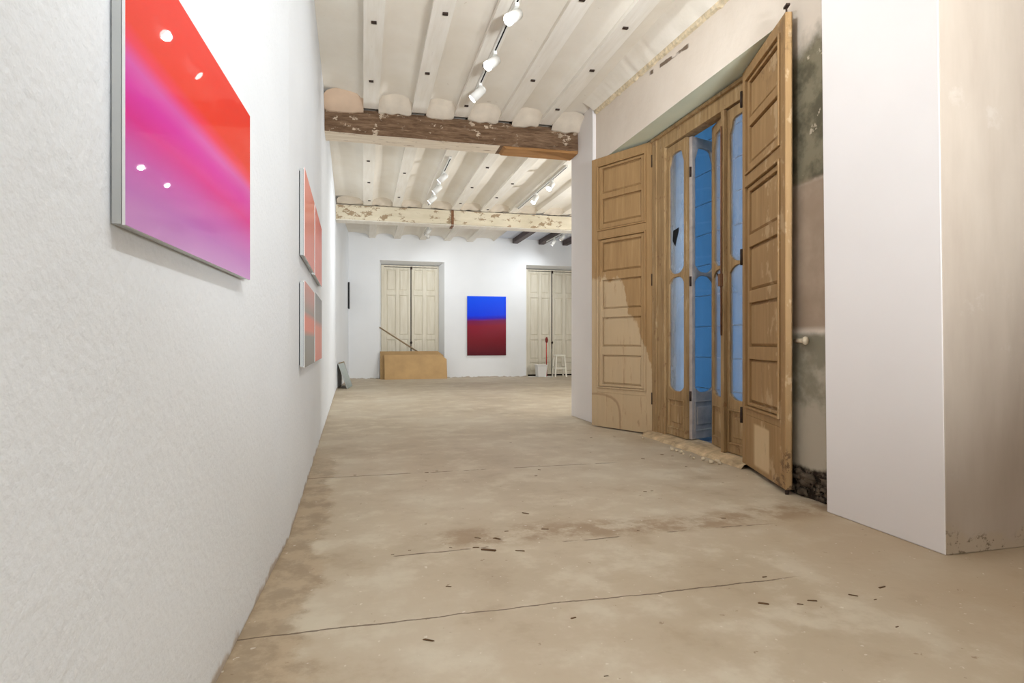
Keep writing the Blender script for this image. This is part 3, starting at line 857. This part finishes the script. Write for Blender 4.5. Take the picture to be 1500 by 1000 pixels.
# boards in front of the first door
def board(name, x0, x1, ybot, ytop, h, t, mat, label, cut=0, group=None):
    e = empty(name, (x0, ybot, 0)); tag(e, label, 'board', group)
    b = MB(); w = x1-x0
    poly = [(0,0),(w,0),(w,h-cut*.75),(w-cut,h),(0,h)] if cut else [(0,0),(w,0),(w,h),(0,h)]
    f = lambda p, o: (p[0], (ytop-ybot)*p[1]/h+o, p[1])
    n = len(poly); a = [b.bm.verts.new(f(p,0)) for p in poly]; c = [b.bm.verts.new(f(p,t)) for p in poly]
    b.mi = 0; b.bm.faces.new(a).material_index = 0; b.bm.faces.new(list(reversed(c))).material_index = 0
    for i in range(n): b.bm.faces.new([a[i],c[i],c[(i+1)%n],a[(i+1)%n]]).material_index = 1
    b.build('sheet', [mat, M['card_edge']], e)
    return e
board('cardboard_sheet', .50, 2.07, 15.13, 15.30, .615, .05, M['card'], 'front brown cardboard sheet leaning on its long edge before the left door', .16, 'brown boards leaning at the left door')
board('hardboard_sheet', .40, 2.0, 15.24, 15.42, .70, .04, M['card2'], 'taller brown board standing behind the front cardboard sheet', .14, 'brown boards leaning at the left door')
b = MB(); b.tube((0,0,0), (1.02,.03,-.66), .017, .02, n=10)
tag(b.build('wooden_stick', M['stick'], loc=(.385, 15.46, 1.31)), 'grey wooden stick leaning diagonally over the brown boards', 'stick')

# things before the second door
e = empty('plastic_tub', (4.62, 15.3, 0)); tag(e, 'white square plastic tub on the floor before the right door', 'tub')
b = MB(); b.hexa([(-.115,-.115,0),(.115,-.115,0),(.115,.115,0),(-.115,.115,0),(-.135,-.135,.30),(.135,-.135,.30),(.135,.135,.30),(-.135,.135,.30)]); b.build('body', M['plastic_white'], e, bevel=.012)
b = MB(); b.box(-.147,.147,-.147,.147,.30,.33); b.build('lid', M['plastic_white'], e, bevel=.008)
e = empty('broom', (4.85, 15.36, 0)); tag(e, 'red broom standing upside down against the right door', 'broom')
b = MB(); b.tube((-.07,-.05,0), (.0,.20,.92), .013, n=10); b.build('handle', M['red'], e)
b = MB(); b.ball((.01,.205,.99), .05, (.8,.7,1.7), 8); o = b.build('head', plain('dark red bristle', lin(132,48,42), .8, .2, 30), e)
e = empty('step_stool', (5.13, 15.28, 0)); tag(e, 'small cream painted wooden stool before the right door', 'stool')
b = MB(); b.box(-.14,.14,-.12,.12,.555,.59); b.build('seat', M['stool'], e, bevel=.008)
for sx in (-1,1):
    for sy in (-1,1):
        b = MB(); p, q = Vector((sx*.155, sy*.13, 0)), Vector((sx*.115, sy*.095, .556))
        b.hexa([(p.x-.019,p.y-.019,0),(p.x+.019,p.y-.019,0),(p.x+.019,p.y+.019,0),(p.x-.019,p.y+.019,0),(q.x-.019,q.y-.019,q.z),(q.x+.019,q.y-.019,q.z),(q.x+.019,q.y+.019,q.z),(q.x-.019,q.y+.019,q.z)])
        b.build('leg', M['stool'], e, bevel=.003)
for sy in (-1,1):
    b = MB(); b.box(-.14,.14,sy*.12-.012,sy*.12+.012,.21,.25); b.build('rung', M['stool'], e, bevel=.003)
for sx in (-1,1):
    b = MB(); b.box(sx*.14-.012,sx*.14+.012,-.11,.11,.25,.285); b.build('rung', M['stool'], e, bevel=.003)
for i, (x, y, a, lab) in enumerate(((4.4,15.36,.2,'white paper sheet lying left of the white tub'), (4.80,15.20,-.3,'white paper sheet lying by the broom foot'))):
    b = MB(); b.obox(Matrix.Translation((0,0,.004)) @ Matrix.Rotation(a,4,'Z'), .24, .12, .006); tag(b.build('paper_sheet', M['paper'], loc=(x,y,0)), lab, 'paper', 'papers by the right door')

# ------------------------------------------------------------------ floor debris
chips = [(628,938,.05),(657,859,.03),(770,752,.06),(700,788,.045),(728,789,.05),(697,802,.04),(716,806,.10),(762,807,.06),(742,778,.03),(798,775,.05),(935,777,.02),(945,720,.03),(785,697,.03),(790,688,.03),(748,648,.03),(955,719,.025),(1060,759,.035),(1005,683,.03),(970,666,.04),(942,672,.04),(985,668,.03),(660,802,.02),(600,806,.02),(575,812,.02),(1120,845,.03),(1118,884,.05),(1190,880,.05),(1250,872,.045),(1172,885,.03),(1282,878,.02),(840,905,.03),(1292,860,.05),(866,641,.03),(900,640,.03),(640,690,.03),(625,692,.04),(520,696,.03),(1015,648,.02),(1314,918,.02),(888,990,.02)]
f_, h_ = 870., .95; th = math.atan2(217, 870); s_, c_ = math.sin(th), math.cos(th)
def ground(u, v):
    D = h_*f_/(v-500); xc = (u-750)/f_*D
    return (D*s_+xc*c_, D*c_-xc*s_)
protos = []
for k in range(4):
    b = MB(); m = [(-.5,-.12,0),(.45,-.16,0),(.5,.10,0),(-.42,.14,0),(-.46,-.08,.14),(.36,-.1,.2),(.42,.06,.12),(-.36,.1,.18)]
    b.hexa([(x*random.uniform(.85,1.1), y*random.uniform(.7,1.3), z*random.uniform(.7,1.2)) for x,y,z in m])
    protos.append(b.build('wood_chip', M['chip']))
used = [False]*4
for i, (u, v, sz) in enumerate(chips):
    k = i % 4
    o = protos[k] if not used[k] else protos[k].copy()
    if used[k]: COL.objects.link(o)
    used[k] = True
    x, y = ground(u, v)
    o.location = (x, y, .0005); o.rotation_euler = (0,0,random.uniform(-.5,.5)-th); sz *= .8; o.scale = (sz, sz*random.uniform(.5,1.3), sz*.5)
    tag(o, 'small dark wood chip or crumb lying on the concrete floor', 'chip', 'debris scattered on the floor')
b = MB(); b.ball((0,0,.3), .5, (1,.7,.6), 5)
for v in b.bm.verts: v.co += Vector((random.uniform(-.09,.09) for _ in range(3)))
rub = b.build('plaster_crumb', M['chip_pale'])
first = True
for i in range(16):
    o = rub if first else rub.copy()
    if not first: COL.objects.link(o)
    first = False
    y = random.uniform(4.0, 5.6); sc = random.uniform(.015,.05)
    o.location = (2.70-random.uniform(0,.12), y, .0); o.scale = (sc,sc,sc); o.rotation_euler = (0,0,random.uniform(0,6))
    tag(o, 'pale plaster crumb on the floor along the broken window sill', 'crumb', 'plaster crumbs along the window sill')
# rubble course at the foot of the window wall
b = MB()
for i in range(26):
    y = 2.86+.36*random.random(); z = random.uniform(.0,.13); r = random.uniform(.015,.04)
    b.ball((2.612-random.uniform(0,.012), y, z+.02), r, (.45,1.5,.6), 5)
for v in b.bm.verts: v.co += Vector((random.uniform(-.004,.004), random.uniform(-.013,.013), random.uniform(-.009,.009)))
o = struct(b.build('trim_2', plain('dark rubble stone', lin(96,84,70), .9, .4, 18, 0, .6)), 'dark rubble showing at the foot of the wall')

# ------------------------------------------------------------------ track lighting
def track(x, y0, y1, z, label):
    e = empty('light_track', (x, y0, z)); tag(e, label, 'track light rail')
    L = y1-y0
    b = MB(); b.box(-.018,.018,0,L,-.03,-.001); b.build('rail', M['track'], e, bevel=.003)
    b = MB(); b.box(-.006,.006,.02,L-.02,-.0315,-.0295); o = b.build('conductor_slot', M['void'], e); o['label'] = 'black slot of the rail'
    return e
SPOTS = []
def spot_proto():
    """lamp head: local -Z is the beam direction from the pivot, child of an unrotated adapter"""
    e = empty('track_spotlight', (0,0,0))
    b = MB(); b.box(-.016,.016,-.055,.055,-.03,0); b.tube((0,0,-.03),(0,0,-.06),.009,n=10); b.build('adapter', M['track'], e, bevel=.003)
    h = MB(); h.tube((0,0,.075),(0,0,-.075),.043,.046,n=24); h.tube((0,0,.075),(0,0,.092),.036,.030,n=24)
    hd = h.build('lamp_head', M['track'], e); hd.location = (0,0,-.105)
    l = MB(); l.tube((0,0,-.0745),(0,0,-.0775),.042,n=24); l.build('lens', M['lens'], hd)
    return e, hd
def spot(x, y, z, d, label, group, power, size=95):
    e, hd = spot_proto()
    e.location = (x, y, z-.03); tag(e, label, 'spotlight', group)
    dv = Vector(d).normalized()
    q = dv.to_track_quat('-Z', 'Y'); hd.rotation_mode = 'QUATERNION'; hd.rotation_quaternion = q
    hd.location = Vector((0,0,-.075)) + dv*.03
    L = bpy.data.lights.new('lamp', 'SPOT'); L.energy = power; L.spot_size = math.radians(size); L.spot_blend = .9
    L.shadow_soft_size = .04; L.color = (.89, .95, 1.0)
    lo = bpy.data.objects.new('lamp', L); COL.objects.link(lo)
    lo.rotation_mode = 'QUATERNION'; lo.rotation_quaternion = q
    lo.location = Vector((x,y,z-.03)) + Vector((0,0,-.075)) + dv*.115

P = 40
zt = ZJ
track(1.14, -2.6, 6.12, zt, 'white light rail on the third joist before the brown beam')
gA = 'spotlights on the near light rail'
vis = {4.46:'nearest visible white spotlight at the upper edge, lens facing the left wall', 5.24:'middle white spotlight of the near rail with bright oval lens', 5.92:'last white spotlight of the near rail, close before the brown beam'}
for y, d, k in ((-.6,(-1,.1,-1.2),1.2), (.3,(-1,.1,-1.3),1.25), (1.1,(-1,.05,-1.3),.95), (1.9,(-1,.0,-1.4),.5), (2.6,(.8,.5,-.6),.8), (3.3,(-1,0,-.9),.2), (3.85,(.9,.5,-.7),.8), (4.46,(-.75,-.55,-.75),.42), (5.24,(-.75,-.5,-.75),.42), (5.92,(-.85,.12,-.8),.4)):  # heads missing from vis are unseen ones, added to brighten the room
    spot(1.14, y, zt, d, vis.get(y, 'unseen white spotlight added on the near rail for more light'), gA, P*k, 125)
track(1.195, 8.4, 11.4, zt, 'white light rail on the third joist between the two beams')
for i, (y, d) in enumerate(((9.1,(-.8,.3,-.7)), (9.8,(-.8,.3,-.7)), (10.5,(-.8,.35,-.7)))):
    spot(1.195, y, zt, d, ['nearest of three stacked spotlights on the middle rail','middle of three stacked spotlights on the middle rail','farthest of three stacked spotlights on the middle rail'][i], 'spotlights on the left rail of the middle bay', P*1.1, 125)
track(2.94, 8.4, 11.3, zt, 'white light rail right of the middle bay near the pilaster')
for i, (y, d) in enumerate(((9.15,(-.6,-.4,-.75)), (10.05,(-.55,-.2,-.85)))):
    spot(2.94, y, zt, d, ['glowing white spotlight nearest the pilaster on the right rail','white spotlight lower on the right rail of the middle bay'][i], 'spotlights on the right rail of the middle bay', P*1.3, 125)
track(1.44, 12.6, 14.6, zt, 'white light rail before the end wall above the left door')
for i, (y, d) in enumerate(((13.6,(-.5,.7,-.75)), (14.05,(.5,.7,-.75)))):
    spot(1.44, y, zt, d, ['upper of two small spotlights above the left door','lower of two small spotlights above the left door'][i], 'spotlights above the left door', P*1.15, 120)
track(4.66, 12.5, 14.9, zt, 'white light rail below the bluish ceiling with dark joists')
for i, (y, d) in enumerate(((13.6,(-.5,.8,-.7)), (14.3,(-.4,.6,-.8)))):
    spot(4.66, y, zt, d, ['white spotlight among the dark joists','glowing white spotlight below the dark joists by the right door'][i], 'spotlights among the dark joists', P*1.2, 120)

# added fill lamps on stands, out of view, aimed up to brighten the ceiling
def fill_lamp(x, y, d, label, power, spread=180):
    e = empty('fill_lamp', (x, y, 0)); tag(e, label, 'lamp', 'added fill lamps on stands')
    for k in range(3):
        a = 2*pi*k/3; b = MB(); b.tube((.38*math.cos(a), .38*math.sin(a), .012), (0,0,.6), .012, n=10); b.build('leg', M['iron'], e)
    b = MB(); b.tube((0,0,.55), (0,0,1.15), .015, n=12); b.build('pole', M['iron'], e)
    dv = Vector(d).normalized(); q = dv.to_track_quat('-Z', 'Y')
    b = MB(); b.box(-.30,.30,-.22,.22,0,.10); hd = b.build('lamp_head', M['track'], e, bevel=.01)
    hd.rotation_mode = 'QUATERNION'; hd.rotation_quaternion = q; hd.location = (0,0,1.22)
    b = MB(); b.box(-.27,.27,-.19,.19,-.004,.0); b.build('lens', M['lens'], hd)
    L = bpy.data.lights.new('lamp', 'AREA'); L.shape = 'RECTANGLE'; L.size = .54; L.size_y = .38; L.energy = power; L.color = (.89,.95,1.0); L.spread = math.radians(spread)
    lo = bpy.data.objects.new('lamp', L); COL.objects.link(lo); lo.rotation_mode = 'QUATERNION'; lo.rotation_quaternion = q
    lo.location = Vector((x,y,1.22)) + dv*.012
fill_lamp(1.5, -1.5, (-.03,.93,.36), 'added fill lamp on a tripod behind the camera by the beige wall', 70, 80)
fill_lamp(1.3, -2.6, (.25,.6,.9), 'added fill lamp on a tripod behind the camera near the left wall', 36)
fill_lamp(6.2, 8.4, (-.5,.15,.9), 'added fill lamp on a tripod hidden behind the white pilaster', 145)

# ------------------------------------------------------------------ dusk sky, camera, view
W = bpy.data.worlds.new('dusk'); S.world = W; W.use_nodes = True
bg = W.node_tree.nodes['Background']
bg.inputs[0].default_value = (.22,.45,.78,1); bg.inputs[1].default_value = 4.0

cam = bpy.data.cameras.new('camera'); cam.sensor_width = 36; cam.lens = 870/1500*36; cam.clip_start = .02
co = bpy.data.objects.new('camera', cam); COL.objects.link(co)
co.location = (0,0,.95); co.rotation_euler = (math.pi/2, 0, -th)
S.camera = co
S.view_settings.view_transform = 'Standard'
try: S.view_settings.look = 'None'
except Exception: pass
S.view_settings.exposure = .22; S.view_settings.gamma = 1; S.view_settings.use_curve_mapping = False
